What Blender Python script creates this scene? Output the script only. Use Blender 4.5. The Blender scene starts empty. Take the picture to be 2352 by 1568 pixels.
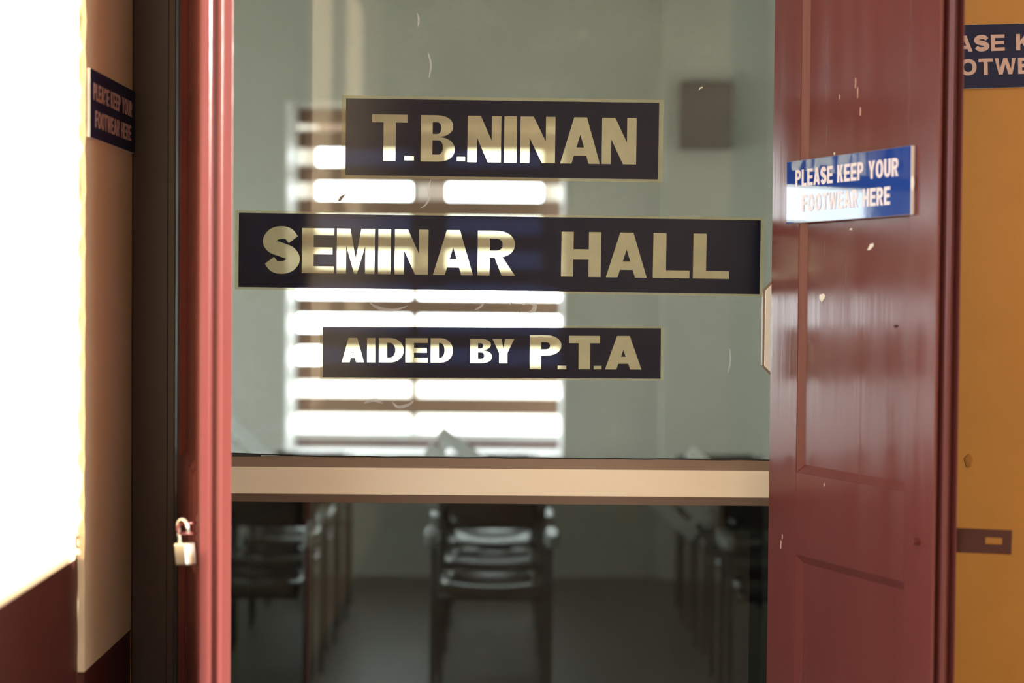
import bpy, bmesh, math, random
from mathutils import Vector, Matrix
random.seed(4)
SC = bpy.context.scene
COL = SC.collection

# ------------------------------------------------------------------ camera
F = 4300.0                       # focal length in pixels of the 2352 wide frame
CAM = Vector((0.0, 0.0, 1.55))
yaw, pitch, roll = math.radians(0.32), math.radians(1.65), math.radians(0.5)
fwd = Vector((math.sin(yaw)*math.cos(pitch), math.cos(yaw)*math.cos(pitch), -math.sin(pitch)))
r0 = fwd.cross(Vector((0, 0, 1))).normalized(); u0 = r0.cross(fwd).normalized()
rgt = math.cos(roll)*r0 + math.sin(roll)*u0
upv = -math.sin(roll)*r0 + math.cos(roll)*u0
cam_data = bpy.data.cameras.new('camera'); cam = bpy.data.objects.new('camera', cam_data); COL.objects.link(cam)
cam.matrix_world = Matrix.Translation(CAM) @ Matrix((rgt, upv, -fwd)).transposed().to_4x4()
cam_data.sensor_width = 36.0; cam_data.lens = F/2352*36.0
cam_data.clip_start = 0.05; cam_data.clip_end = 200
cam_data.dof.use_dof = True; cam_data.dof.focus_distance = 3.95; cam_data.dof.aperture_fstop = 2.0
SC.camera = cam

# ------------------------------------------------------------------ sky, sun, exposure
W = bpy.data.worlds.new('sky'); SC.world = W; W.use_nodes = True
wt = W.node_tree; bg = wt.nodes['Background']; bg.inputs[0].default_value = (0.86, 0.93, 1.0, 1)
# hazy sky: brighter over the far side of the building than over the verandah side
tcw = wt.nodes.new('ShaderNodeTexCoord'); sxyz = wt.nodes.new('ShaderNodeSeparateXYZ'); mrw = wt.nodes.new('ShaderNodeMapRange')
wt.links.new(tcw.outputs['Generated'], sxyz.inputs[0]); wt.links.new(sxyz.outputs['Y'], mrw.inputs['Value'])
mrw.inputs['From Min'].default_value = 0.0; mrw.inputs['From Max'].default_value = 0.5
mrw.inputs['To Min'].default_value = 6.6; mrw.inputs['To Max'].default_value = 12.0
wt.links.new(mrw.outputs[0], bg.inputs[1])
sun_dir = Vector((-0.869, 0.495, -0.17))          # travelling direction of the sunlight
sd = bpy.data.lights.new('sun', 'SUN'); sd.energy = 13.5; sd.angle = math.radians(0.4); sd.color = (1.0, 0.93, 0.80)
so = bpy.data.objects.new('sun', sd); COL.objects.link(so); so.rotation_euler = sun_dir.to_track_quat('-Z', 'Y').to_euler()
so.location = (4, -4, 4)
SC.view_settings.view_transform = 'Standard'; SC.view_settings.look = 'None'
SC.view_settings.gamma = 1; SC.view_settings.use_curve_mapping = False
SC.view_settings.exposure = 0.0
SC.cycles.transparent_max_bounces = 24
SC.cycles.max_bounces = 12; SC.cycles.diffuse_bounces = 6; SC.cycles.glossy_bounces = 6

# ------------------------------------------------------------------ measuring helpers
def on_y(px, py, y):             # photo pixel -> point on the plane at depth y
    d = fwd + rgt*((px-1176)/F) - upv*((py-784)/F)
    return CAM + d*(y/d.y)
def on_x(px, py, x):
    d = fwd + rgt*((px-1176)/F) - upv*((py-784)/F)
    return CAM + d*(x/d.x)

# ------------------------------------------------------------------ materials
def nodes_of(name):
    m = bpy.data.materials.new(name); m.use_nodes = True
    nt = m.node_tree; nt.nodes.clear()
    out = nt.nodes.new('ShaderNodeOutputMaterial')
    return m, nt, out
def N(nt, t, **kw):
    n = nt.nodes.new(t)
    for k, v in kw.items():
        if k.startswith('i_'):
            key = k[2:].replace('_', ' ')
            n.inputs[key].default_value = v
        else: setattr(n, k, v)
    return n
def noise(nt, scale, stretch=(1, 1, 1), detail=4, rough=0.6):
    tc = N(nt, 'ShaderNodeTexCoord'); mp = N(nt, 'ShaderNodeMapping'); mp.inputs['Scale'].default_value = stretch
    nt.links.new(tc.outputs['Object'], mp.inputs['Vector'])
    no = N(nt, 'ShaderNodeTexNoise'); no.inputs['Scale'].default_value = scale; no.inputs['Detail'].default_value = detail
    no.inputs['Roughness'].default_value = rough
    nt.links.new(mp.outputs['Vector'], no.inputs['Vector'])
    return no.outputs['Fac']
def ramp(nt, fac, p0, c0, p1, c1):
    r = N(nt, 'ShaderNodeValToRGB'); nt.links.new(fac, r.inputs['Fac'])
    e = r.color_ramp.elements; e[0].position = p0; e[0].color = (*c0, 1); e[1].position = p1; e[1].color = (*c1, 1)
    return r.outputs['Color']
def paint(name, c0, c1, scale=6, stretch=(1, 1, 1), rough=0.5, bump=0.0, bscale=40, bstretch=(1, 1, 1), metal=0.0, spec=0.5, coat=0.0, rvar=0.0):
    m, nt, out = nodes_of(name)
    b = N(nt, 'ShaderNodeBsdfPrincipled'); nt.links.new(b.outputs[0], out.inputs[0])
    nt.links.new(ramp(nt, noise(nt, scale, stretch), 0.3, c0, 0.7, c1), b.inputs['Base Color'])
    b.inputs['Roughness'].default_value = rough; b.inputs['Metallic'].default_value = metal
    b.inputs['Specular IOR Level'].default_value = spec; b.inputs['Coat Weight'].default_value = coat
    if rvar:
        mr = N(nt, 'ShaderNodeMapRange'); nt.links.new(noise(nt, bscale*0.4, bstretch), mr.inputs['Value'])
        mr.inputs['From Min'].default_value = 0.3; mr.inputs['From Max'].default_value = 0.7
        mr.inputs['To Min'].default_value = rough; mr.inputs['To Max'].default_value = rough+rvar
        nt.links.new(mr.outputs[0], b.inputs['Roughness'])
    if bump:
        bp = N(nt, 'ShaderNodeBump'); bp.inputs['Strength'].default_value = bump; bp.inputs['Distance'].default_value = 0.002
        nt.links.new(noise(nt, bscale, bstretch), bp.inputs['Height']); nt.links.new(bp.outputs[0], b.inputs['Normal'])
    return m
def film(name, col, trans, fac, rough=0.12):
    """printed film on glass: lets part of the light through"""
    m, nt, out = nodes_of(name)
    b = N(nt, 'ShaderNodeBsdfPrincipled'); b.inputs['Roughness'].default_value = rough
    nt.links.new(ramp(nt, noise(nt, 25), 0.3, col, 0.75, tuple(min(1, c*1.15) for c in col)), b.inputs['Base Color'])
    t = N(nt, 'ShaderNodeBsdfTransparent'); t.inputs[0].default_value = (*trans, 1)
    mx = N(nt, 'ShaderNodeMixShader'); mx.inputs[0].default_value = fac
    nt.links.new(b.outputs[0], mx.inputs[1]); nt.links.new(t.outputs[0], mx.inputs[2]); nt.links.new(mx.outputs[0], out.inputs[0])
    return m
def glass(name, tint, smudge=0.0, ior=1.5):
    m, nt, out = nodes_of(name)
    t = N(nt, 'ShaderNodeBsdfTransparent'); t.inputs[0].default_value = (*tint, 1)
    g = N(nt, 'ShaderNodeBsdfGlossy'); g.inputs['Roughness'].default_value = 0.02
    fr = N(nt, 'ShaderNodeFresnel')          # both faces of the thin pane reflect like its outside
    ge = N(nt, 'ShaderNodeNewGeometry'); mi = N(nt, 'ShaderNodeMapRange')
    mi.inputs['To Min'].default_value = ior; mi.inputs['To Max'].default_value = 1/ior
    nt.links.new(ge.outputs['Backfacing'], mi.inputs['Value']); nt.links.new(mi.outputs[0], fr.inputs['IOR'])
    mx = N(nt, 'ShaderNodeMixShader'); nt.links.new(fr.outputs[0], mx.inputs[0])
    nt.links.new(t.outputs[0], mx.inputs[1]); nt.links.new(g.outputs[0], mx.inputs[2])
    if smudge:
        d = N(nt, 'ShaderNodeBsdfDiffuse'); d.inputs[0].default_value = (0.8, 0.8, 0.76, 1)
        s = N(nt, 'ShaderNodeMixShader')
        mr = N(nt, 'ShaderNodeMapRange'); nt.links.new(noise(nt, 3.2, (1, 1, 1.6), 8, 0.75), mr.inputs['Value'])
        mr.inputs['From Min'].default_value = 0.52; mr.inputs['From Max'].default_value = 0.85; mr.inputs['To Max'].default_value = smudge
        nt.links.new(mr.outputs[0], s.inputs[0]); nt.links.new(mx.outputs[0], s.inputs[1]); nt.links.new(d.outputs[0], s.inputs[2])
        nt.links.new(s.outputs[0], out.inputs[0])
    else: nt.links.new(mx.outputs[0], out.inputs[0])
    return m

M = {}
M['maroon'] = paint('maroon gloss paint', (0.130, 0.034, 0.032), (0.160, 0.043, 0.040), 3, (1, 1, 0.2), 0.13, 0.22, 45, (1, 1, 0.05), rvar=0.16, spec=0.32)
M['maroon_dark'] = paint('dark maroon dado paint', (0.070, 0.014, 0.010), (0.088, 0.020, 0.014), 5, rough=0.55, bump=0.15)
M['brown_frame'] = paint('dark brown frame paint', (0.040, 0.024, 0.018), (0.058, 0.034, 0.026), 4, (1, 1, 0.2), 0.45, 0.15, 30, (1, 1, 0.15))
M['yellow'] = paint('ochre wall paint', (0.50, 0.235, 0.036), (0.565, 0.27, 0.046), 4, rough=0.6, bump=0.15, bscale=60)
M['peach'] = paint('peach wall paint', (0.80, 0.63, 0.41), (0.85, 0.69, 0.46), 4, rough=0.65, bump=0.2, bscale=60)
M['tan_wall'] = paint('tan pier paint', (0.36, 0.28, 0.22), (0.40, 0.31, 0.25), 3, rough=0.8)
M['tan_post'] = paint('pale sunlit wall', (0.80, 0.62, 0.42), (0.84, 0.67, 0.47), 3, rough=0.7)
M['dark_ext'] = paint('dark reflection filler', (0.03, 0.035, 0.045), (0.045, 0.045, 0.05), 3, rough=0.9)
M['white_ceil'] = paint('white ceiling paint', (0.62, 0.60, 0.55), (0.68, 0.66, 0.6), 3, rough=0.8)
M['floor_out'] = paint('grey verandah floor', (0.24, 0.22, 0.20), (0.30, 0.28, 0.25), 3, rough=0.4)
M['hall_wall'] = paint('grey green hall paint', (0.55, 0.56, 0.49), (0.59, 0.60, 0.53), 2, rough=0.75)
M['hall_floor'] = paint('grey hall floor', (0.07, 0.07, 0.06), (0.10, 0.10, 0.085), 2, rough=0.4)
M['white_frame'] = paint('white window paint', (0.84, 0.84, 0.82), (0.88, 0.88, 0.86), 4, rough=0.5)
M['slat'] = paint('brown louvre timber', (0.26, 0.15, 0.09), (0.34, 0.20, 0.13), 5, (0.2, 1, 1), 0.5)
M['rail'] = paint('champagne aluminium rail', (0.84, 0.69, 0.50), (0.88, 0.74, 0.55), 6, (0.3, 1, 1), 0.38, spec=0.5)
M['bead'] = paint('brown glazing bead', (0.22, 0.145, 0.10), (0.27, 0.18, 0.125), 8, (0.3, 1, 1), 0.45)
M['gasket'] = paint('black rubber gasket', (0.010, 0.009, 0.008), (0.016, 0.014, 0.012), 8, rough=0.6)
M['handle'] = paint('cream handle enamel', (0.90, 0.82, 0.70), (0.92, 0.85, 0.74), 8, rough=0.3)
M['pane'] = glass('clear door glass', (0.93, 0.95, 0.92), 0.10)
M['pane_tint'] = glass('dark tinted door glass', (0.44, 0.46, 0.43), 0.02)
M['navy_film'] = film('navy sticker film', (0.010, 0.011, 0.022), (0.28, 0.38, 0.62), 0.11)
M['gold_film'] = film('gold sticker film', (0.50, 0.46, 0.32), (0.98, 0.93, 0.74), 0.54)
M['border_film'] = film('thin clear gold border film', (0.50, 0.46, 0.32), (0.97, 0.95, 0.84), 0.80)
M['blue_face'] = paint('royal blue sign film', (0.016, 0.055, 0.30), (0.020, 0.066, 0.35), 5, rough=0.05, bump=0.06, bscale=14, spec=0.6, coat=0.4)
M['navy_face'] = paint('navy sign film', (0.018, 0.022, 0.065), (0.022, 0.027, 0.075), 5, rough=0.6, spec=0.2)
M['sign_edge'] = paint('white foam board', (0.85, 0.78, 0.75), (0.9, 0.84, 0.8), 5, rough=0.6)
M['sign_text'] = paint('white sign lettering', (0.80, 0.70, 0.74), (0.84, 0.74, 0.78), 5, rough=0.35)
M['sign_text_pink'] = paint('faded pink sign lettering', (0.62, 0.40, 0.33), (0.68, 0.45, 0.38), 5, rough=0.4)
M['steel'] = paint('bright padlock steel', (0.80, 0.76, 0.66), (0.88, 0.84, 0.74), 9, rough=0.28, metal=0.85)
M['brass'] = paint('worn padlock body', (0.80, 0.74, 0.64), (0.86, 0.80, 0.70), 9, rough=0.25, metal=0.9)
M['hasp'] = paint('painted iron hasp', (0.055, 0.018, 0.014), (0.070, 0.026, 0.018), 9, rough=0.8, bump=0.2, spec=0.15)
M['chip'] = paint('bare paint chip', (0.80, 0.76, 0.66), (0.85, 0.80, 0.72), 20, rough=0.6)
M['speaker_box'] = paint('grey brown speaker shell', (0.10, 0.09, 0.075), (0.12, 0.11, 0.09), 8, rough=0.6)
M['speaker_grille'] = paint('grey brown speaker cloth', (0.115, 0.105, 0.085), (0.135, 0.12, 0.10), 60, rough=0.9)
M['chair_black'] = paint('black moulded plastic', (0.012, 0.013, 0.012), (0.018, 0.019, 0.018), 8, rough=0.12, spec=0.8)
M['chair_arm'] = paint('grey arm pad', (0.42, 0.45, 0.43), (0.48, 0.51, 0.49), 8, rough=0.18)
M['chair_leg'] = paint('dark tube steel', (0.018, 0.018, 0.017), (0.024, 0.024, 0.023), 8, rough=0.5)
M['grey_slat'] = paint('pale grey plastic slats', (0.84, 0.86, 0.84), (0.88, 0.90, 0.88), 8, rough=0.35)
M['ground'] = paint('bright dry ground', (0.45, 0.42, 0.36), (0.52, 0.48, 0.42), 1, rough=0.9)
M['awning'] = paint('brown awning sheet', (0.13, 0.075, 0.05), (0.17, 0.10, 0.065), 3, rough=0.7)
M['mud'] = paint('dried mud', (0.36, 0.16, 0.03), (0.40, 0.19, 0.04), 30, rough=0.9)
M['scrap'] = paint('brown paper scrap', (0.30, 0.22, 0.14), (0.36, 0.27, 0.18), 30, rough=0.8)

# ------------------------------------------------------------------ mesh helpers
def box(bm, x0, x1, y0, y1, z0, z1, mat=None):
    vs = [bm.verts.new(p) for p in ((x0,y0,z0),(x1,y0,z0),(x1,y1,z0),(x0,y1,z0),(x0,y0,z1),(x1,y0,z1),(x1,y1,z1),(x0,y1,z1))]
    if mat is not None:
        for v in vs: v.co = mat @ v.co
    fs = [bm.faces.new([vs[i] for i in q]) for q in ((0,3,2,1),(4,5,6,7),(0,1,5,4),(1,2,6,5),(2,3,7,6),(3,0,4,7))]
    return vs, fs
def prism(bm, pts, z0, z1, mat=None):
    """closed outline in x,y extruded from z0 to z1"""
    lo = [bm.verts.new((p[0], p[1], z0)) for p in pts]; hi = [bm.verts.new((p[0], p[1], z1)) for p in pts]
    n = len(pts)
    bm.faces.new(lo[::-1]); bm.faces.new(hi)
    for i in range(n): bm.faces.new((lo[i], lo[(i+1) % n], hi[(i+1) % n], hi[i]))
    if mat is not None:
        for v in lo+hi: v.co = mat @ v.co
def tube(bm, pts, r, n=10, caps=True):
    pts = [Vector(p) for p in pts]; rings = []
    t_prev = None; nx = None
    for i, p in enumerate(pts):
        t = (pts[min(i+1, len(pts)-1)] - pts[max(i-1, 0)]).normalized()
        if nx is None:
            a = Vector((0, 0, 1)) if abs(t.z) < 0.9 else Vector((1, 0, 0)); nx = t.cross(a).normalized()
        else: nx = (nx - t*nx.dot(t)).normalized()
        ny = t.cross(nx)
        rings.append([bm.verts.new(p + r*(math.cos(2*math.pi*k/n)*nx + math.sin(2*math.pi*k/n)*ny)) for k in range(n)])
    for a, b in zip(rings, rings[1:]):
        for k in range(n): bm.faces.new((a[k], a[(k+1) % n], b[(k+1) % n], b[k]))
    if caps: bm.faces.new(rings[0][::-1]); bm.faces.new(rings[-1])
def link(name, bm, mat, parent=None, bevel=0.0, smooth=False, segs=2):
    bmesh.ops.recalc_face_normals(bm, faces=bm.faces)
    me = bpy.data.meshes.new(name); bm.to_mesh(me); bm.free(); me.materials.append(mat)
    o = bpy.data.objects.new(name, me); COL.objects.link(o)
    if parent: o.parent = parent
    if smooth:
        for p in me.polygons: p.use_smooth = True
    if bevel:
        b = o.modifiers.new('bevel', 'BEVEL'); b.width = bevel; b.segments = segs; b.limit_method = 'ANGLE'; b.angle_limit = math.radians(40)
    return o
def bmn(): return bmesh.new()
def structure(o): o['kind'] = 'structure'; return o
def tag(o, label, cat, group=None):
    o['label'] = label; o['category'] = cat
    if group: o['group'] = group
    return o
def empty(name, loc=(0, 0, 0), rot=None):
    o = bpy.data.objects.new(name, None); COL.objects.link(o); o.location = loc; o.empty_display_size = 0.05
    if rot is not None: o.rotation_euler = rot
    return o

# ------------------------------------------------------------------ lettering (drawn outlines)
def arc(cx, cy, rx, ry, a0, a1, n=18, p=2.0):
    out = []
    for i in range(n+1):
        a = math.radians(a0 + (a1-a0)*i/n); c, s = math.cos(a), math.sin(a)
        out.append((cx + rx*math.copysign(abs(c)**(2/p), c), cy + ry*math.copysign(abs(s)**(2/p), s)))
    return out
def stroke(pts, wd):
    # thick open stroke through smooth points
    P = [Vector((p[0], p[1])) for p in pts]; S = []
    for i in range(len(P)-1):
        p0, p1, p2, p3 = P[max(i-1, 0)], P[i], P[i+1], P[min(i+2, len(P)-1)]
        for k in range(8):
            t = k/8
            S.append(0.5*((2*p1) + (p2-p0)*t + (2*p0-5*p1+4*p2-p3)*t*t + (3*p1-p0-3*p2+p3)*t*t*t))
    S.append(P[-1]); L, R = [], []
    for i, p in enumerate(S):
        t = (S[min(i+1, len(S)-1)]-S[max(i-1, 0)]).normalized(); n = Vector((-t.y, t.x)); w = wd(i/(len(S)-1))/2
        L.append(tuple(p+n*w)); R.append(tuple(p-n*w))
    return L + R[::-1]
def glyph(c, w, h, a, b):
    """loops of a block capital w wide, h high, a = stem, b = bar"""
    m = w/2
    if c == '.': return [[(0,0),(w,0),(w,b),(0,b)]]
    if c == 'I': return [[(0,0),(w,0),(w,h),(0,h)]]
    if c == 'T': return [[(0,h),(0,h-b),(m-a/2,h-b),(m-a/2,0),(m+a/2,0),(m+a/2,h-b),(w,h-b),(w,h)]]
    if c == 'L': return [[(0,0),(w,0),(w,b),(a,b),(a,h),(0,h)]]
    if c == 'E': return [[(0,0),(w,0),(w,b),(a,b),(a,(h-b)/2),(w*.95,(h-b)/2),(w*.95,(h+b)/2),(a,(h+b)/2),(a,h-b),(w,h-b),(w,h),(0,h)]]
    if c == 'F': return [[(0,0),(a,0),(a,h*.42),(w*.92,h*.42),(w*.92,h*.42+b),(a,h*.42+b),(a,h-b),(w,h-b),(w,h),(0,h)]]
    if c == 'H': return [[(0,0),(a,0),(a,(h-b)/2),(w-a,(h-b)/2),(w-a,0),(w,0),(w,h),(w-a,h),(w-a,(h+b)/2),(a,(h+b)/2),(a,h),(0,h)]]
    if c == 'N':
        k = a*1.25; e = h*.47
        return [[(0,0),(a*.9,0),(a*.9,h-e),(w-k,0),(w,0),(w,h),(w-a*.9,h),(w-a*.9,e),(k,h),(0,h)]]
    if c == 'M':
        k = a*1.15
        return [[(0,0),(a*.8,0),(a*.8,h*.62),(m-a*.12,0),(m+a*.12,0),(w-a*.8,h*.62),(w-a*.8,0),(w,0),(w,h),(w-k,h),(m,h*.34),(k,h),(0,h)]]
    if c == 'A':
        q = w*.5-a*.56; x = lambda y: a + q*y/h
        c0, c1 = h*.17, h*.17+b*.95; ap = min(h*.86, (m-a)/q*h)
        return [[(0,0),(a,0),(x(c0),c0),(w-x(c0),c0),(w-a,0),(w,0),(w-q,h),(q,h)], [(x(c1),c1),(w-x(c1),c1),(m,ap)]]
    if c == 'Y':
        return [[(m-a/2,0),(m+a/2,0),(m+a/2,h*.42),(w,h),(w-a*1.1,h),(m,h*.60),(a*1.1,h),(0,h),(m-a/2,h*.42)]]
    if c == 'K':
        return [[(0,0),(a,0),(a,h*.32),(a+w*.12,h*.44),(w-a*1.2,0),(w,0),(a+w*.30,h*.60),(w*.97,h),(w*.97-a*1.2,h),(a,h*.58),(a,h),(0,h)]]
    if c == 'W':
        t = a*.95
        return [[(w*.18,0),(w*.18+t,0),(m,h*.62),(w*.82-t,0),(w*.82,0),(w,h),(w-t,h),(w*.77,h*.30),(m+t*.5,h),(m-t*.5,h),(w*.23,h*.30),(t,h),(0,h)]]
    if c == 'D':
        x0 = w*.42
        return [[(0,0),(0,h)]+arc(x0,h/2,w-x0,h/2,90,-90,20,2.2), [(a,b),(a,h-b)]+arc(x0,h/2,w-x0-a,h/2-b,90,-90,20,2.1)]
    if c == 'O':
        return [arc(m,h/2,m,h/2,0,354,44,2.2), arc(m,h/2,m-a,h/2-b,0,354,44,2.1)]
    if c == 'U':
        return [[(0,h)]+[(p[0],p[1]) for p in arc(m,h*.36,m,h*.36,180,360,20,2.2)]+[(w,h),(w-a,h)]+arc(m,h*.36,m-a,h*.36-b,360,180,20,2.1)+[(a,h)]]
    if c == 'B':
        x0, x1, s = w*.50, w*.46, h*.53
        return [[(0,0),(0,h)]+arc(x1,(h+s)/2,w*.95-x1,(h-s)/2,90,-90,14,2.2)+arc(x0,s/2,w-x0,s/2,90,-90,14,2.2),
                [(a,s+b*.42),(a,h-b)]+arc(x1,(h-b+s+b*.42)/2,w*.95-x1-a,(h-b-s-b*.42)/2,90,-90,12,2.2),
                [(a,b),(a,s-b*.48)]+arc(x0,(b+s-b*.48)/2,w-x0-a,(s-b*1.48)/2,90,-90,12,2.2)]
    if c in 'PR':
        x0, s = w*.48, h*.40
        outer = [(0,0),(0,h)]+arc(x0,(h+s)/2,w*.98-x0,(h-s)/2,90,-90,16,2.2)
        hole = [(a,s+b*.9),(a,h-b)]+arc(x0,(h-b+s+b*.9)/2,w*.98-x0-a,(h-b-s-b*.9)/2,90,-90,14,2.2)
        if c == 'P': return [outer+[(a,s),(a,0)], hole]
        return [outer[:-1]+[(w*.66,s+h*.01),(w,0),(w-a*1.12,0),(a+w*.13,s),(a,s),(a,0)], hole]
    if c == 'S':
        q = min(a, b*1.15); iw, ih = w-q, h-q
        c_ = [(1,.80),(.80,.96),(.5,1),(.18,.94),(0,.76),(.14,.60),(.5,.51),(.86,.41),(1,.23),(.82,.06),(.5,0),(.2,.04),(.0,.20)]
        return [stroke([(q/2+x*iw, q/2+y*ih) for x, y in c_], lambda t: q*(1.0+0.22*math.sin(math.pi*t)))]
    return []
WID = {'I': .28, 'M': .85, 'W': .98, ' ': .34, 'L': .60, 'E': .64, 'F': .60, 'T': .66, 'P': .68, 'S': .68, 'A': .76, 'O': .78, 'Y': .72}
def line(text, x0, x1, y0, h, a, b):
    """set one line of capitals between x0 and x1"""
    gap = .10
    tot = sum(WID.get(c, .70)+gap for c in text)-gap; k = (x1-x0)/tot; x = x0; words = [[]]
    for c in text:
        w = WID.get(c, .70)*k
        if c == ' ': words.append([])
        words[-1] += [[(px+x, py+y0) for px, py in lp] for lp in glyph(c, w, h, a, b)]
        x += w+gap*k
    return words
def sheet(name, loops, depth, mat, parent):
    """flat filled outlines (with holes) of the given depth, lying in local x,z, facing -y"""
    cu = bpy.data.curves.new(name, 'CURVE'); cu.dimensions = '2D'; cu.fill_mode = 'BOTH'; cu.extrude = depth/2
    for lp in loops:
        sp = cu.splines.new('POLY'); sp.points.add(len(lp)-1); sp.use_cyclic_u = True
        for p, q in zip(sp.points, lp): p.co = (q[0], q[1], 0, 1)
    tmp = bpy.data.objects.new(name, cu); COL.objects.link(tmp)
    dg = bpy.context.evaluated_depsgraph_get(); dg.update()
    me = bpy.data.meshes.new_from_object(tmp.evaluated_get(dg)); bpy.data.objects.remove(tmp); bpy.data.curves.remove(cu)
    me.transform(Matrix.Rotation(math.radians(90), 4, 'X')); me.materials.clear(); me.materials.append(mat); me.name = name
    o = bpy.data.objects.new(name, me); COL.objects.link(o); o.parent = parent
    return o
def rect(x0, x1, y0, y1): return [(x0,y0),(x1,y0),(x1,y1),(x0,y1)]

# ================================================================== THE SETTING
YW = 3.87                       # face of the wall round the door
YG = 4.00                       # glass door
YF = 10.0                       # far wall of the hall
XL = -0.77                      # face of the left return wall
XS = on_y(302, 784, YW).x
XL = XS
XN = XL-0.012                   # the near, set back part of that wall
HX0, HX1, HZ = -3.4, 4.4, 3.2   # hall

# --- front wall with the doorway
JL = on_y(405, 784, YW).x; JR = on_y(1770, 784, YW).x+0.022      # clear opening
FR = JR+0.105
bm = bmn()
box(bm, FR, 1.95, YW, YW+0.10, 0, 3.7); box(bm, -1.5, XL, YW, YW+0.10, 0, 3.7); box(bm, XL, FR, YW, YW+0.10, 2.62, 3.7)
wall_front = structure(link('wall_front', bm, M['yellow']))
p = on_y(2224, 1058, YW)
bm = bmn()
bmesh.ops.create_uvsphere(bm, u_segments=14, v_segments=8, radius=1.0)
for v in bm.verts:
    v.co = Vector((p.x+v.co.x*0.009*(1+.2*math.sin(v.co.z*5)), p.y+v.co.y*0.003, p.z+v.co.z*0.0145))
link('mud_spot', bm, M['mud'], wall_front, smooth=True)

# --- left return wall, its near part set back 12 mm, with ragged plaster edge
YC = on_x(196, 300, XL).y
zd_far = on_x(300, 1445, XL).z; zd_near = on_x(90, 1338, XN).z
bm = bmn()
def ragged(bm, xa, xb, y0, y1, z0, z1, n, amp):
    # wall slab whose near edge wanders
    L = []
    for i in range(n+1):
        z = z0+(z1-z0)*i/n; e = random.uniform(-amp, amp) + (random.uniform(0, amp*2.2) if random.random() < .15 else 0)
        L.append([bm.verts.new(q) for q in ((xa, y0+e, z), (xb, y0+e, z), (xb, y1, z), (xa, y1, z))])
    for A, B in zip(L, L[1:]):
        for k in range(4): bm.faces.new((A[k], A[(k+1) % 4], B[(k+1) % 4], B[k]))
    bm.faces.new(L[0]); bm.faces.new(L[-1])
ragged(bm, XL-0.2, XL, YC, YW, zd_far, 3.7, 110, 0.0045)
box(bm, XL-0.25, XN, 2.75, YC+0.02, zd_near, 3.7)
wall_left = structure(link('wall_left', bm, M['peach']))
bm = bmn(); ragged(bm, XL-0.2, XL-0.0005, YC+.002, YW, 0, zd_far, 12, 0.002); box(bm, XL-0.25, XN-0.0005, 2.75, YC+0.02, 0, zd_near)
link('dado', bm, M['maroon_dark'], wall_left)['label'] = 'dark maroon painted dado'

# --- door frame
bm = bmn()
box(bm, XL, JL, YW+0.002, YW+0.098, 0, 2.62); box(bm, JR, FR, YW-0.006, YW+0.098, 0, 2.62); box(bm, JL, JR, YW-0.006, YW+0.098, 2.5, 2.62)
box(bm, XL+.075, JL+0.0, YW-.012, YW+.01, 0, 2.62)
trim = structure(link('trim_1', bm, M['brown_frame'], bevel=0.003))
# --- verandah round and behind the camera
YEND = -5.0
bm = bmn(); box(bm, -4.5, 1.95, YEND, YW+.1, -0.12, 0); structure(link('floor', bm, M['floor_out']))
bm = bmn(); box(bm, -4.5, 2.1, YEND, YW+.1, 3.7, 3.82); structure(link('ceiling', bm, M['white_ceil']))
# unseen right wall added to mask the sun; its openings shape the left patches
XR = 1.95
tt = (XR-XN)/0.869; ysh = -0.495*tt; rise = 0.17*tt
oz0 = zd_near+rise+0.01; oz1 = 3.62
def back_y(px): return 2*YG-XN/on_y(px, 784, 1.0).x          # where the left back wall shows mirrored in the glass
lit = [(YC-1.25, YC+.07), (back_y(762), back_y(704)), (back_y(832), back_y(792))]
bm = bmn(); y = YW+.1
for a, b in lit:
    oy0, oy1 = a+ysh, b+ysh
    box(bm, XR, XR+.15, oy1, y, 0, 3.7); box(bm, XR, XR+.15, oy0, oy1-(.150 if a > 1 else 0), 0, oz0); box(bm, XR, XR+.15, oy0, oy1, oz1, 3.7); y = oy0
box(bm, XR, XR+.15, y-1.5, y, 0, 3.7)
structure(link('sun_mask_wall', bm, M['peach']))
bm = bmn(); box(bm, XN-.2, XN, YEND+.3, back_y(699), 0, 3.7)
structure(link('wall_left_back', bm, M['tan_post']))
YB = -4.0; VB = 2*YG-YB
bx1 = on_y(1675, 784, VB).x
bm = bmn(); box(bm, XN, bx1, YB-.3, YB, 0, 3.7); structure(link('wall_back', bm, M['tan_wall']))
bm = bmn(); box(bm, bx1, XR+.15, YB-.3, YB-.1, 0, 3.7); structure(link('wall_back_right', bm, M['dark_ext']))  # unseen wall stretch made dark so its reflection in the glass stays dark
bm = bmn(); box(bm, -4.5, -4.4, YEND, 1.2, 0, 1.0); structure(link('wall_parapet', bm, M['tan_wall']))

# --- the hall
bm = bmn(); box(bm, HX0-.2, HX1+.2, YW+.1, YF+.5, -0.12, -0.001); structure(link('floor_hall', bm, M['hall_floor']))
bm = bmn(); box(bm, HX0-.2, HX1+.2, YW+.1, YF+.5, HZ, HZ+.12); structure(link('ceiling_hall', bm, M['white_ceil']))
bm = bmn()
for x0, x1, z0, z1 in ((HX0-.2, JL-.02, 0, HZ), (JR+.02, HX1+.2, 0, HZ), (JL-.02, JR+.02, 2.55, HZ)):
    box(bm, x0, x1, YW+.1005, YW+.1205, z0, z1)
structure(link('wall_hall_near', bm, M['hall_wall']))
wx0, wx1 = on_y(655, 640, YF).x, on_y(1299, 640, YF).x
wz1 = on_y(980, 236, YF).z; wz0 = on_y(980, 1042, YF).z
bm = bmn()
box(bm, HX0-.2, wx0, YF, YF+.5, 0, HZ); box(bm, wx1, HX1+.2, YF, YF+.5, 0, HZ)
box(bm, wx0, wx1, YF, YF+.5, 0, wz0-.02); box(bm, wx0, wx1, YF, YF+.5, wz1, HZ)
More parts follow.
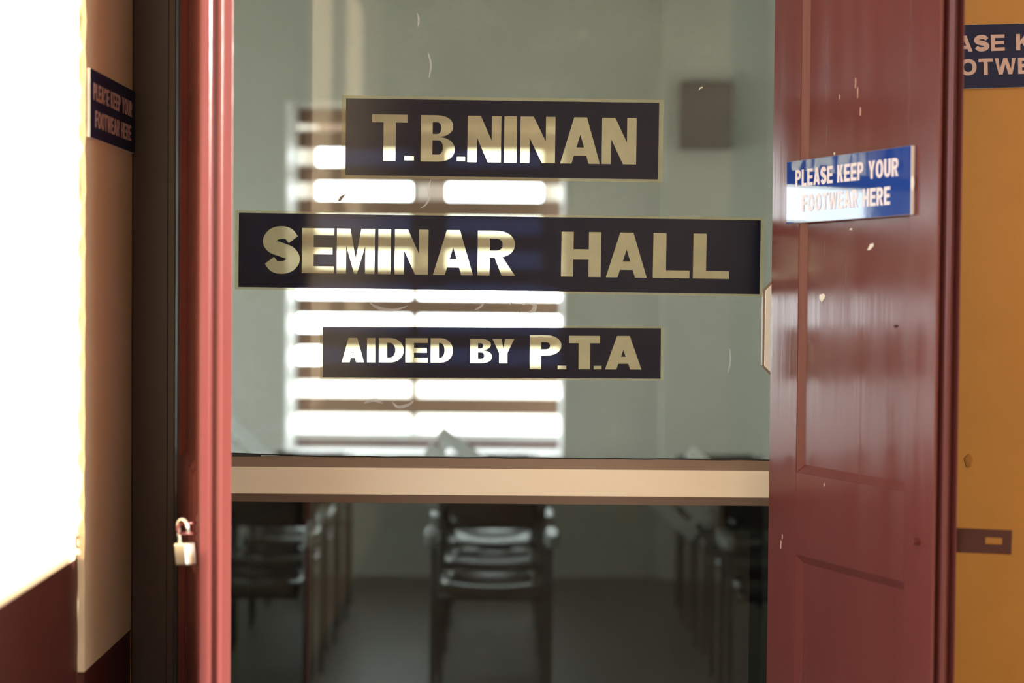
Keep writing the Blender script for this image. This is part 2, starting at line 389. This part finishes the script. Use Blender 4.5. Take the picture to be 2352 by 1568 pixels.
structure(link('wall_far', bm, M['hall_wall']))
# pilaster on the far wall at the right
p0 = on_y(1527, 300, YF-.06).x; p1 = on_y(1850, 300, YF-.06).x
bm = bmn(); box(bm, p0, p1, YF-.06, YF, 0, HZ); structure(link('trim_4', bm, M['hall_wall'], bevel=.004))
for nm, xa, xb in (('wall_hall_left', HX0-.2, HX0), ('wall_hall_right', HX1, HX1+.2)):
    bm = bmn(); y = YW+.1
    for a, b in ((4.3, 6.1), (6.35, 8.1), (8.35, 9.85)) if xa < 0 else ((6.35, 7.9), (8.35, 9.85)):
        box(bm, xa, xb, y, a, 0, HZ); y = b
        for z0, z1 in ((0, .35 if a > 8 else .75), (2.2 if xa < 0 else 2.5, HZ)): box(bm, xa, xb, a, b, z0, z1)
    box(bm, xa, xb, y, YF+.2, 0, HZ)
    structure(link(nm, bm, M['hall_wall']))
bm = bmn(); box(bm, 7.5, 7.7, 0.5, 14, -.14, 5.0); structure(link('sun_block_wall', bm, M['white_ceil']))  # added unseen slab, keeps direct sun out of the right hall windows
# outside ground and the awning over the far window
bm = bmn(); box(bm, -30, 30, -30, 40, -.3, -.14); structure(link('ground', bm, M['ground']))
bm = bmn(); box(bm, wx0-.3, wx1+.3, YF+1.06, YF+1.1, on_y(980, 332, YF+1.1).z, on_y(980, 190, YF+1.1).z)
structure(link('awning', bm, M['awning']))

# far window: white frame, brown louvre bars
win = structure(empty('window_1', ((wx0+wx1)/2, YF, wz0)))
def inwin(o): o.parent = win; o.matrix_parent_inverse = Matrix.Translation(-Vector(win.location)); return o
YV = YF+.42
ix0, ix1 = on_y(682, 640, YV).x, on_y(1286, 640, YV).x
bm = bmn()
box(bm, wx0, max(ix0, wx0+.02), YV-.02, YV+.06, wz0, wz1); box(bm, ix1, wx1, YV-.02, YV+.06, wz0, wz1)
inwin(link('window_frame', bm, M['white_frame'], bevel=.004))
zs = [on_y(980, q, YV).z for q in (1026, 1012, 994)]
bm = bmn(); box(bm, ix0, ix1, YV-.01, YV+.05, zs[0], zs[1]); inwin(link('bottom_rail', bm, M['maroon']))
bm = bmn(); box(bm, wx0, wx1, YF-.03, YV+.07, wz0-.02, zs[0]); inwin(link('window_sill', bm, M['white_frame'], bevel=.004))
bm = bmn(); box(bm, ix0, ix1, YV-.005, YV+.05, zs[1], zs[2]); inwin(link('sill_board', bm, M['white_frame']))
bm = bmn()
box(bm, wx0, wx0+.012, YF-.004, YV-.02, wz0, wz1); box(bm, wx1-.012, wx1, YF-.004, YV-.02, wz0, wz1)
inwin(link('reveal_lining', bm, M['white_frame']))
xm = on_y(952, 640, YV).x
bm = bmn(); box(bm, xm-.022, xm+.022, YV+.06, YV+.09, zs[2], wz1); mul = inwin(link('mullion', bm, M['white_frame']))
for a, b in ((684, 728), (944, 1026), (1242, 1286)):       # casement stiles outside the bars
    bm = bmn(); box(bm, on_y(a, 640, YV+.16).x, on_y(b, 640, YV+.16).x, YV+.14, YV+.18, on_y(980, 660, YV+.16).z, wz1)
    inwin(link('casement_stile', bm, M['white_frame'], bevel=.006))
for cy, hh in ((932, 20), (857, 20), (781, 18), (705, 19), (634, 18), (556, 19), (478, 20), (401, 20), (322, 22), (262, 26)):
    za, zb = on_y(980, cy+hh, YV).z, on_y(980, cy-hh, YV).z
    bm = bmn(); box(bm, ix0, ix1, YV+.012, YV+.040, za, zb)
    inwin(link('louvre_bar', bm, M['slat'], bevel=.006))

# wall speaker
sp = on_y(1624, 263, YF-.2)
spk = tag(empty('wall_speaker', sp), 'grey brown box speaker high on the hall wall behind the glass', 'speaker')
hw, hh = 60/F*(YF-.2), 78/F*(YF-.2)
bm = bmn(); box(bm, -hw, hw, .012, .135, -hh, hh); link('cabinet', bm, M['speaker_box'], spk, bevel=.008)
bm = bmn(); box(bm, -hw+.012, hw-.012, -.004, .012, -hh+.012, hh-.012); link('grille', bm, M['speaker_grille'], spk, bevel=.006)
bm = bmn(); box(bm, -.03, .03, .135, .145, -.06, .06); link('bracket', bm, M['chair_leg'], spk)

# ================================================================== GLASS DOOR
gd = structure(empty('door_3', (0, YG, 0)))
gd['label'] = 'inner glass door with a tan middle rail'
GX0, GX1 = JL-.03, JR+.03
zt = on_y(1150, 1051, YG).z; zb = on_y(1150, 1156, YG).z
def gpart(name, bm, m, **k): return link(name, bm, m, gd, **k)
bm = bmn(); box(bm, GX0, GX1, -.003, .003, zt-.006, 2.5); gpart('upper_pane', bm, M['pane'])
bm = bmn(); box(bm, GX0, GX1, -.003, .003, .08, zb+.006); gpart('lower_pane', bm, M['pane_tint'])
za1 = on_y(1150, 1076, YG-.02).z; za0 = on_y(1150, 1138, YG-.02).z
bm = bmn(); box(bm, GX0, GX1, -.022, .022, za0, za1); gpart('middle_rail', bm, M['rail'], bevel=.0015)
bm = bmn()
for s in (1, -1):
    prism(bm, [(-.004, zt), (-.020, za1), (-.004, za1)] if s == 1 else [(-.004, zb), (-.004, za0), (-.020, za0)], GX0, GX1,
          Matrix(((0, 0, 1, 0), (1, 0, 0, 0), (0, 1, 0, 0), (0, 0, 0, 1))))
    prism(bm, [(.004, zt), (.004, za1), (.020, za1)] if s == 1 else [(.004, zb), (.020, za0), (.004, za0)], GX0, GX1,
          Matrix(((0, 0, 1, 0), (1, 0, 0, 0), (0, 1, 0, 0), (0, 0, 0, 1))))
gpart('glazing_bead', bm, M['bead'])
bm = bmn(); n = 40
pts = [(GX0+(GX1-GX0)*i/n, -.0045, zt+.0006+.0009*math.sin(i*1.9)*math.sin(i*.37)+max(0, .004-.0009*max(0, i-5))) for i in range(n+1)]
tube(bm, pts, .0015, 6)
box(bm, GX0, GX0+.19, -.0055, -.0035, zt-.001, zt+.0045); gpart('gasket', bm, M['gasket'], smooth=True)
bm = bmn(); box(bm, GX0, GX1, -.02, .02, 0.005, .08); gpart('bottom_rail', bm, M['rail'])
# pull handle: flat enamel plate with cut corners over a brown reflection block
h0 = on_y(1757, 760, YG-.03); hx0 = h0.x
z1, z0 = on_y(1760, 652, YG-.03).z, on_y(1760, 855, YG-.03).z
bm = bmn()
wdt = .052; c = .014
prism(bm, [(hx0, z0+c), (hx0+c, z0), (hx0+wdt-c, z0), (hx0+wdt, z0+c), (hx0+wdt, z1-c), (hx0+wdt-c, z1), (hx0+c, z1), (hx0, z1-c)], .024, .031,
      Matrix(((1, 0, 0, 0), (0, 0, -1, 0), (0, 1, 0, 0), (0, 0, 0, 1))))
hd = gpart('handle', bm, M['handle'], bevel=.001); hd['label'] = 'cream pull plate'
bm = bmn()
prism(bm, [(hx0-.004, z0+c), (hx0+c, z0-.005), (hx0+wdt-c, z0-.005), (hx0+wdt+.004, z0+c), (hx0+wdt+.004, z1-c), (hx0+wdt-c, z1+.005), (hx0+c, z1+.005), (hx0-.004, z1-c)], .0035, .0235,
      Matrix(((1, 0, 0, 0), (0, 0, -1, 0), (0, 1, 0, 0), (0, 0, 0, 1))))
o = link('handle_base_reflection', bm, M['bead'], hd)  # larger brown outline stands in for the handle's reflection in the glass

# ------------------------------------------------------------------ stickers on the glass
def sticker(cx, cy, w, h, border, tilt, letters, label, wob=0.0):
    S = F/(YG-.005)/1.0
    root = tag(empty('glass_sticker', on_y(cx, cy, YG-.0045)), label, 'sticker', 'navy stickers on the glass door')
    root.rotation_euler = (0, math.radians(tilt), 0)
    loops = []; words = [[]]; last = None
    for c, x0, x1, y0, y1, a, b in letters:
        if last is not None and x0-last > 30: words.append([])
        last = x1; k = len(loops)
        loops += [[((px+x0-cx)/S, (py-(y1-cy))/S) for px, py in lp] for lp in glyph(c, x1-x0, y1-y0, a, b)]
        words[-1] += loops[k:]
    W2, H2, B = w/2/S, h/2/S, border/S
    sheet('navy_panel', [rect(-W2, W2, -H2, H2)]+loops, .0006, M['navy_film'], root)
    for wl in words: sheet('lettering', wl, .0006, M['gold_film'], root)
    sheet('gold_border', [rect(-W2-B, W2+B, -H2-B*.7, H2+B*.7), rect(-W2, W2, -H2, H2)], .0006, M['border_film'], root)
    return root
a1, b1 = 28, 19
sticker(1153.5, 319, 717, 175, 10, 0.3,
        [('T', 855, 936, 267, 373, 28, 18), ('.', 930, 952, 360, 371, 10, 10), ('B', 967, 1045, 267, 373, 27, 16), ('.', 1050, 1069, 361, 371, 10, 10),
         ('N', 1074, 1151, 267, 373, 24, 18), ('I', 1158, 1187, 267, 373, 27, 18), ('N', 1195, 1275, 267, 373, 24, 18), ('A', 1287, 1378, 267, 373, 26, 20), ('N', 1382, 1461, 267, 373, 24, 18)],
        'navy sticker on the glass reading T.B.NINAN in gold letters')
sticker(1147.5, 582, 1197, 170, 8, 0.3,
        [('S', 607, 687, 528, 634, 26, 25), ('E', 694, 768, 530, 633, 27, 16), ('M', 774, 861, 530, 633, 27, 18), ('I', 869, 898, 530, 633, 27, 18), ('N', 907, 984, 530, 633, 24, 18),
         ('A', 995, 1087, 530, 633, 27, 20), ('R', 1097, 1184, 530, 633, 28, 18), ('H', 1289, 1380, 530, 633, 28, 24), ('A', 1392, 1486, 530, 633, 27, 20), ('L', 1500, 1584, 530, 633, 30, 18), ('L', 1592, 1675, 530, 633, 30, 18)],
        'long navy sticker on the glass reading SEMINAR HALL in gold letters')
sticker(1129.5, 810, 777, 116, 6, -0.25,
        [('A', 785, 836, 777, 833, 18, 12), ('I', 843, 862, 777, 833, 18, 12), ('D', 870, 927, 777, 833, 19, 11), ('E', 931, 983, 777, 833, 20, 11), ('D', 989, 1040, 777, 833, 19, 11),
         ('B', 1080, 1130, 778, 834, 18, 10), ('Y', 1131, 1181, 778, 834, 19, 12), ('P', 1217, 1291, 769, 847, 26, 16), ('.', 1281, 1301, 838, 847, 9, 8), ('T', 1307, 1378, 770, 847, 27, 17),
         ('.', 1364, 1382, 838, 847, 9, 8), ('A', 1390, 1474, 770, 847, 26, 17)],
        'small navy sticker on the glass reading AIDED BY P.T.A in gold letters')

# small scraps left on the glass
def scrap(px, py, pts, m, label, name='paper_scrap'):
    S = F/YG
    o = empty(name, on_y(px, py, YG-.0036))
    sh = sheet('flake', [[(x/S, y/S) for x, y in pts]], .0005, m, None)
    bpy.data.objects.remove(o); sh.name = name; sh.location = on_y(px, py, YG-.0036)
    return tag(sh, label, 'scrap')
scrap(785, 453, [(-9, -8), (-3, -9), (4, 0), (10, 9), (6, 7), (-4, 2)], M['scrap'], 'tiny brown paper scrap stuck to the glass under T.B.NINAN')
scrap(1566, 566, [(-4, -2), (2, -10), (5, -9), (-1, 2), (-3, 9), (-5, 4)], M['chip'], 'tiny white flake on the sticker beside HALL', 'paint_flake')
scrap(1610, 205, [(-5, -3), (0, 2), (5, 3), (3, 6), (-3, 4)], M['chip'], 'tiny white flake on the glass over the wall speaker', 'paint_flake')

# greasy smears on the pane
M['smear'] = film('dry smear on glass', (0.70, 0.70, 0.66), (1, 1, 1), 0.72)
def smear(pts, w):
    S = F/YG; P0 = on_y(pts[0][0], pts[0][1], YG-.0034)
    q = [((x-pts[0][0])/S, -(y-pts[0][1])/S) for x, y in pts]
    o = sheet('smear', [stroke(q, lambda t: w/S*(.25+math.sin(math.pi*t)))], .0003, M['smear'], gd)
    o.location = (P0.x, P0.y-YG, P0.z)
smear([(1148, 690), (1160, 683), (1176, 686), (1170, 700)], 5)
smear([(1192, 716), (1205, 722), (1222, 716), (1228, 702), (1216, 694), (1200, 700)], 8)
smear([(848, 694), (868, 706), (900, 712), (936, 702)], 6)
smear([(1090, 712), (1104, 704), (1112, 694)], 4)
smear([(836, 926), (860, 918), (880, 926)], 7)
smear([(900, 922), (914, 934), (936, 930), (950, 920)], 6)
smear([(990, 412), (984, 432), (987, 452), (978, 470), (966, 478)], 4)
smear([(958, 30), (962, 44), (960, 62)], 4)
smear([(984, 122), (990, 150), (986, 178)], 4)
smear([(1676, 800), (1678, 830), (1672, 858)], 3)

# ================================================================== TIMBER DOOR LEAVES
LEAF_L, LEAF_T = 0.577, 0.053
def leaf_points(hpx, fpx, ylow, sgn):
    return None
HRx = on_y(1770, 784, YW-.012).x
HLx = on_y(407, 784, YW-.012).x
YH = YW-.012
def solve_angle(hx, fpx, lo, hi):
    tx = on_y(fpx, 784, 1.0).x     # x per unit depth on that image column
    best = None
    for i in range(4001):
        a = lo+(hi-lo)*i/4000
        x, y = hx+LEAF_L*math.sin(a), YH-LEAF_L*math.cos(a)
        e = abs(x-tx*y)
        if best is None or e < best[0]: best = (e, a)
    return best[1]
aR = solve_angle(HRx, 2150, .1, .9); aL = solve_angle(HLx, 458, 0.0, .6)
def leaf(name, hx, ang, face, top_panel, low_panel, label):
    """local x runs from hinge to free edge, visible face at y=0, thickness towards +y*face"""
    root = structure(empty(name, (hx, YH, 0)))
    d = Vector((math.sin(ang), -math.cos(ang), 0)); n = Vector((math.cos(ang), math.sin(ang), 0))   # n points away from the visible face
    root.matrix_world = Matrix(((d.x, n.x, 0, hx), (d.y, n.y, 0, YH), (0, 0, 1, 0), (0, 0, 0, 1)))
    root['label'] = label
    Z0, Z1 = .02, 2.48; L, t = LEAF_L, LEAF_T
    pu0, pu1, zs = top_panel[0], top_panel[1], (low_panel[2], low_panel[3], top_panel[2], top_panel[3])
    bm = bmn()
    # hinge stile, rails, and the free stile with its rebated, beaded edge
    t = LEAF_T if name == 'door_2' else .057
    box(bm, 0, pu0, 0, t, Z0, Z1)
    box(bm, pu0, pu1, 0, t, Z0, zs[0]); box(bm, pu0, pu1, 0, t, zs[1], zs[2]); box(bm, pu0, pu1, 0, t, zs[3], Z1)
    e = [(pu1, 0), (L-.001, 0), (L, .002), (L-.0005, .006), (L-.020, .008), (L-.020, .019)]
    e += [(L-.013+.012*math.sin(math.radians(q)), .0285-.0085*math.cos(math.radians(q))) for q in range(15, 166, 15)]
    e += [(L-.020, .038), (L-.020, t-.004), (L-.003, t-.002), (L-.003, t), (pu1, t)]
    if name == 'door_1':
        e = [(pu1, 0), (L-.003, 0), (L, .003), (L, .017), (L-.006, .0185), (L-.006, .029)]
        e += [(L-.004+.007*math.sin(math.radians(q)), .0355-.0065*math.cos(math.radians(q))) for q in range(15, 166, 15)]
        e += [(L-.002, .0425), (L-.002, t), (pu1, t)]
    prism(bm, e, Z0, Z1)
    link('leaf_frame', bm, M['maroon'], root, bevel=.0012)
    dep = .011; mw = .016
    for nm, za, zb in (('lower_panel', zs[0], zs[1]), ('upper_panel', zs[2], zs[3])):
        bm = bmn()
        o_ = [(pu0, za), (pu1, za), (pu1, zb), (pu0, zb)]; i_ = [(pu0+mw, za+mw), (pu1-mw, za+mw), (pu1-mw, zb-mw), (pu0+mw, zb-mw)]
        V = lambda pp, yy: [bm.verts.new((u, yy, z)) for u, z in pp]
        A = V(o_, .0015); B = V(i_, dep); C = V(i_, t-dep); D = V(o_, t-.0015)
        for P, Q in ((A, B), (C, D), (D, A)):
            for k in range(4): bm.faces.new((P[k], P[(k+1) % 4], Q[(k+1) % 4], Q[k]))
        bm.faces.new(B); bm.faces.new(C)
        link(nm, bm, M['maroon'], root)
    return root, d, n
def local_u(px, hx, ang):        # distance along the leaf of an image column
    tx = on_y(px, 784, 1.0).x
    return (tx*YH-hx)/(math.sin(ang)+tx*math.cos(ang))
def leaf_z(px, py, hx, ang):
    u = local_u(px, hx, ang); y = YH-u*math.cos(ang)
    return on_y(px, py, y).z
uA, uB = local_u(1832, HRx, aR), local_u(2084, HRx, aR)
zUp = leaf_z(1840, 1085, HRx, aR); zLo = leaf_z(1840, 1275, HRx, aR)
dr, dR, nR = leaf('door_2', HRx, aR, 1, (uA, uB, zUp, 2.3), (uA, uB, .2, zLo), 'right maroon timber door leaf folded open towards the viewer')
uA2, uB2 = .10, LEAF_L-.03
zUpL = leaf_z(440, 1058, HLx, aL)
dl, dL, nL = leaf('door_1', HLx, aL, 1, (.075, LEAF_L-.062, leaf_z(440, 1095, HLx, aL)+.012, 2.3), (.075, LEAF_L-.062, .2, leaf_z(440, 1300, HLx, aL)), 'left maroon timber door leaf standing open edge on')

# bare chips and nail holes on the right leaf
def chip(name, px, py, pts, m):
    u = local_u(px, HRx, aR); z = leaf_z(px, py, HRx, aR)
    S = 1250
    inp = uA+.016 < u < uB-.016 and (z > zUp+.016 or z < zLo-.016)
    y = .011-.0004 if inp else -.0004
    sh = sheet(name, [[(x/S/.42, q/S) for x, q in pts]], .0008, m, dr); sh.location = (u, y, z)
chip('paint_chip', 1986, 566, [(-6, -8), (-2, -8), (5, 1), (5, 8), (-1, 6)], M['chip'])
chip('paint_chip', 1877, 684, [(-1, -11), (3, -3), (6, 6), (2, 11), (-5, 8), (-6, 0)], M['chip'])
chip('nail_hole', 2046, 749, [(-4, -2), (0, -4), (4, 0), (2, 3), (-2, 3)], M['hasp'])
chip('paint_chip', 1940, 526, [(-2, -2), (2, -2), (3, 1), (0, 3), (-2, 1)], M['chip'])
chip('paint_chip', 1900, 352, [(-1, -3), (1, -3), (1, 3), (-1, 3)], M['chip'])
for px, py, ln in ((1946, 190, 24), (1951, 212, 26), (1910, 222, 12), (1958, 255, 20), (1898, 1113, 8), (1800, 1250, 22), (1803, 1232, 12)):
    chip('scratch', px, py, [(-.6, -ln/2), (.5, -ln/2), (.9, ln/4), (.2, ln/2), (-.5, ln/2)], M['sign_text_pink'])
# latch knob on the right leaf
u = local_u(2116, HRx, aR); z = leaf_z(2116, 1243, HRx, aR)
bm = bmn(); tube(bm, [(0, 0, 0), (0, -.004, 0), (0, -.010, .0), (0, -.013, 0)], .006, 12)
o = link('bolt_head', bm, M['maroon'], dr, smooth=False); o.location = (u, 0, z)

# hasp strap swung out from the free edge of the right leaf
hz1, hz0 = leaf_z(2150, 1203, HRx, aR), leaf_z(2150, 1262, HRx, aR)
tip = Vector((HRx, YH, 0))+dR*(LEAF_L-.016)+nR*(LEAF_T+.004)
hy = tip.y-.004
hxa, hxb = on_y(2185, 1240, hy).x, on_y(2322, 1240, hy).x
zc = on_y(2250, 1241, hy).z; hh = 28/F*hy
hs = tag(empty('hasp', (tip.x, tip.y, zc)), 'dark maroon iron hasp with a slot sticking out past the right door leaf', 'hasp')
Lh = hxb-tip.x
bm = bmn()
s0, s1 = on_y(2263, 1240, hy).x-tip.x, on_y(2301, 1240, hy).x-tip.x
box(bm, 0, s0, -.0015, .0015, -hh, hh); box(bm, s1, Lh, -.0015, .0015, -hh, hh)
box(bm, s0, s1, -.0015, .0015, -hh, -.0045); box(bm, s0, s1, -.0015, .0015, .0075, hh)
bmesh.ops.remove_doubles(bm, verts=bm.verts, dist=1e-5)
link('strap', bm, M['hasp'], hs)
bm = bmn(); tube(bm, [(0, 0, -hh), (0, 0, hh)], .004, 12); link('hinge_pin', bm, M['hasp'], hs, smooth=False)
hs.rotation_euler = (0, math.radians(1.2), math.radians(-6))

# staple and padlock on the left leaf
uS = LEAF_L-.012
zS = leaf_z(462, 1222, HLx, aL)
bm = bmn()
box(bm, uS-.010, uS+.006, -.003, 0, zS-.026, zS+.026)
stp = link('staple_plate', bm, M['maroon'], dl, bevel=.002)
bm = bmn()
tube(bm, [(uS-.002, -.001, zS+.011)]+[(uS-.002, -.030-.006*math.cos(math.radians(q)), zS+.0+.008*math.sin(math.radians(q))) for q in range(80, -81, -20)]+[(uS-.002, -.001, zS-.009)], .0028, 8)
link('staple_loop', bm, M['maroon'], stp, smooth=True)
base = Matrix(dl.matrix_world) @ Vector((uS-.002, -.031, zS))
pl = tag(empty('padlock', base), 'small open steel padlock hanging from the staple of the left door leaf', 'padlock')
Sx = 1300.0                                     # px per metre there, only to size it from the photo
bm = bmn()
pts = [(-.0125, 0, -.046), (-.0135, 0, -.020)]
pts += [(-.0005+.0135*math.cos(math.radians(q)), 0, -.006+.0135*math.sin(math.radians(q))) for q in range(180, -1, -15)]
pts += [(.0145, 0, -.020)]
tube(bm, pts, .0036, 12); link('shackle', bm, M['steel'], pl, smooth=True)
bm = bmn(); prism(bm, [(-.020, -.0115), (.012, -.0115), (.020, -.006), (.020, .0115), (-.020, .0115)], -.084, -.039)
lb = link('lock_body', bm, M['brass'], pl, bevel=.004, segs=3)
bm = bmn(); tube(bm, [(-.004, 0, -.0835), (-.004, 0, -.0855)], .005, 12); link('keyway', bm, M['gasket'], lb)
pl.scale = (.88, .88, .88)
pl.location += Vector((.004, 0, .010))
pl.rotation_euler = (math.radians(2), math.radians(-5), math.radians(-38))

# ================================================================== FOOTWEAR SIGNS
def sign(w, h, t, mface, mtext, l1, l2, cap, a, b, label):
    root = tag(empty('footwear_sign'), label, 'sign', 'footwear signs')
    bm = bmn(); box(bm, -w/2, w/2, 0, t, -h/2, h/2); link('board', bm, M['sign_edge'], root, bevel=.0008)
    bm = bmn(); box(bm, -w/2+.0006, w/2-.0006, -.0005, 0, -h/2+.0004, h/2-.0004); link('face_film', bm, mface, root)
    for tx, l in (('PLEASE KEEP YOUR', l1), ('FOOTWEAR HERE', l2)):
        for wd in line(tx, l[0]*w, l[1]*w, l[2]*h, cap, a, b):
            o = sheet('lettering', wd, .0005, mtext, root); o.location = (0, -.0008, 0)
    return root
# on the right leaf
uc0, uc1 = local_u(1811, HRx, aR), local_u(2096, HRx, aR); w = uc1-uc0
um = (uc0+uc1)/2
zm = leaf_z(1950, 429, HRx, aR); hS = leaf_z(1950, 355, HRx, aR)-leaf_z(1950, 505, HRx, aR)
s1_ = sign(w, hS, .008, M['blue_face'], M['sign_text'], (-.42, .41, .08), (-.36, .35, -.33), .27*hS, .0072, .0062, 'blue sign reading PLEASE KEEP YOUR FOOTWEAR HERE on the right door leaf')
s1_.matrix_world = dr.matrix_world @ Matrix.Translation((um, -.0085, zm)) @ Matrix.Rotation(math.radians(-0.6), 4, 'Y')
bm = bmn(); bmesh.ops.create_uvsphere(bm, u_segments=12, v_segments=8, radius=1)
for v in bm.verts: v.co = Vector((w/2+v.co.x*.004, .004+v.co.y*.0035, -.006+v.co.z*.015))
link('glue_blob', bm, M['sign_edge'], s1_, smooth=True)
# on the left return wall
ya, yb = on_x(206, 240, XL+.006).y, YW-.006
zmid = (on_x(207, 160, XL).z+on_x(207, 318, XL).z)/2; hW = on_x(207, 160, XL).z-on_x(207, 318, XL).z
s2_ = sign(yb-ya, hW, .0065, M['navy_face'], M['sign_text_pink'], (-.44, .42, .06), (-.40, .40, -.33), .25*hW, .0066, .0056, 'navy footwear sign on the peach return wall at the left')
s2_.matrix_world = Matrix(((0, -1, 0, XL+.0068), (1, 0, 0, (ya+yb)/2), (0, 0, 1, zmid), (0, 0, 0, 1)))
# on the ochre wall right of the door
SY = F/(YW-.008)
cx = on_y(2375, 126, YW-.008)
s3_ = sign(690/SY, 146/SY, .007, M['navy_face'], M['sign_text_pink'], (-.415, .415, .08), (-.36, .36, -.29), 37/SY, .0082, .0068, 'navy footwear sign on the ochre wall, half hidden by the right door leaf')
s3_.location = cx; s3_.location.y = YW-.0075
s3_.rotation_euler = (0, math.radians(-2.2), 0)

# ================================================================== CHAIRS IN THE HALL
def make_chair():
    root = empty('hall_chair')
    bm = bmn()      # dished seat
    nx, ny = 8, 8; g = []
    for i in range(nx+1):
        r_ = []
        for j in range(ny+1):
            x = -.19+.38*i/nx; y = .40*j/ny
            z = .455-.018*math.sin(math.pi*j/ny)*math.sin(math.pi*i/nx) - (.03*(1-j/2.0)**2 if j < 2 else 0)
            r_.append((x, y, z))
        g.append(r_)
    T = [[bm.verts.new(p) for p in r_] for r_ in g]; Bt = [[bm.verts.new((p[0], p[1], p[2]-.025)) for p in r_] for r_ in g]
    for i in range(nx):
        for j in range(ny):
            bm.faces.new((T[i][j], T[i+1][j], T[i+1][j+1], T[i][j+1])); bm.faces.new((Bt[i][j], Bt[i][j+1], Bt[i+1][j+1], Bt[i+1][j]))
    for i in range(nx):
        bm.faces.new((T[i][0], Bt[i][0], Bt[i+1][0], T[i+1][0])); bm.faces.new((T[i][ny], T[i+1][ny], Bt[i+1][ny], Bt[i][ny]))
    for j in range(ny):
        bm.faces.new((T[0][j], T[0][j+1], Bt[0][j+1], Bt[0][j])); bm.faces.new((T[nx][j], Bt[nx][j], Bt[nx][j+1], T[nx][j+1]))
    link('seat', bm, M['chair_black'], root, smooth=True)
    bm = bmn(); rows = []
    for k in range(7):
        z = .61+.13*k/6; wv = .19-(.025 if k in (0, 6) else 0)
        rows.append([( -wv+2*wv*i/6, .43+.06*k/6-.03*math.sin(math.pi*i/6)+.03, z) for i in range(7)])
    A = [[bm.verts.new(p) for p in r_] for r_ in rows]; B_ = [[bm.verts.new((p[0], p[1]+.022, p[2])) for p in r_] for r_ in rows]
    for k in range(6):
        for i in range(6):
            bm.faces.new((A[k][i], A[k][i+1], A[k+1][i+1], A[k+1][i])); bm.faces.new((B_[k][i], B_[k+1][i], B_[k+1][i+1], B_[k][i+1]))
    for k in range(6):
        bm.faces.new((A[k][0], A[k+1][0], B_[k+1][0], B_[k][0])); bm.faces.new((A[k][6], B_[k][6], B_[k+1][6], A[k+1][6]))
    for i in range(6):
        bm.faces.new((A[0][i], B_[0][i], B_[0][i+1], A[0][i+1])); bm.faces.new((A[6][i], A[6][i+1], B_[6][i+1], B_[6][i]))
    link('backrest', bm, M['chair_black'], root, smooth=True)
    for s in (-1, 1):
        bm = bmn(); prism(bm, [(s*.225+.028*math.cos(q)*(1), .16+.15*math.copysign(abs(math.sin(q))**.5, math.sin(q))) for q in [2*math.pi*k/20 for k in range(20)]], .588, .636)
        link('armrest', bm, M['chair_arm'], root, bevel=.018, segs=3)
        bm = bmn(); tube(bm, [(s*.215, .05, .606), (s*.215, .05, .40), (s*.215, .02, .0)], .011, 8); link('leg', bm, M['chair_leg'], root, smooth=True)
        bm = bmn(); tube(bm, [(s*.20, .50, .735), (s*.20, .46, .60), (s*.20, .41, .44), (s*.20, .44, .0)], .011, 8); link('leg', bm, M['chair_leg'], root, smooth=True)
    return root
proto = make_chair()
def copy_thing(o):
    c = o.copy(); COL.objects.link(c)
    for ch in o.children:
        d = ch.copy(); COL.objects.link(d); d.parent = c
    return c
ordw = ['front', 'second', 'third', 'fourth']
colw = ['left', 'middle', 'right']
first = True
for ci, cxx in enumerate((-.93, -.03, 1.07)):
    for ri, yy in enumerate((6.85, 7.45, 8.05, 8.65)):
        c = proto if first else copy_thing(proto); first = False
        c.location = (cxx, yy, 0)
        tag(c, 'black hall chair behind the tinted pane, %s column, %s from the front' % (colw[ci], {'front': 'nearest', 'second': 'second', 'third': 'third', 'fourth': 'fourth'}[ordw[ri]]), 'chair', 'black chairs in the hall')

# pale slatted boards lying tilted over the chair backs
def make_board():
    root = empty('slatted_board')
    for k in range(4):
        bm = bmn(); x = -.12+.08*k; box(bm, x-.027, x+.027, -.006, .006, -.24, 0); link('slat', bm, M['grey_slat'], root, bevel=.005)
    for z in (-.05, -.20):
        bm = bmn(); box(bm, -.14, .14, .006, .014, z-.018, z+.018); link('cross_bar', bm, M['grey_slat'], root, bevel=.003)
    return root
fp = make_board()
for i, (px, py, yy, ang, lab) in enumerate(((536, 956, 7.40, -48, 'pale slatted board showing above the middle rail at its left end'),
                                            (1018, 978, 7.40, -54, 'pale slatted board tilted in front of the louvred window'),
                                            (1592, 1024, 7.40, -50, 'pale slatted board showing above the middle rail towards the right'))):
    c = fp if i == 0 else copy_thing(fp)
    P = on_y(px, py, yy); c.rotation_euler = (0, math.radians(ang), 0)
    c.location = P - c.rotation_euler.to_matrix() @ Vector((.147, 0, 0))
    tag(c, lab, 'slatted board', 'slatted boards in the hall')
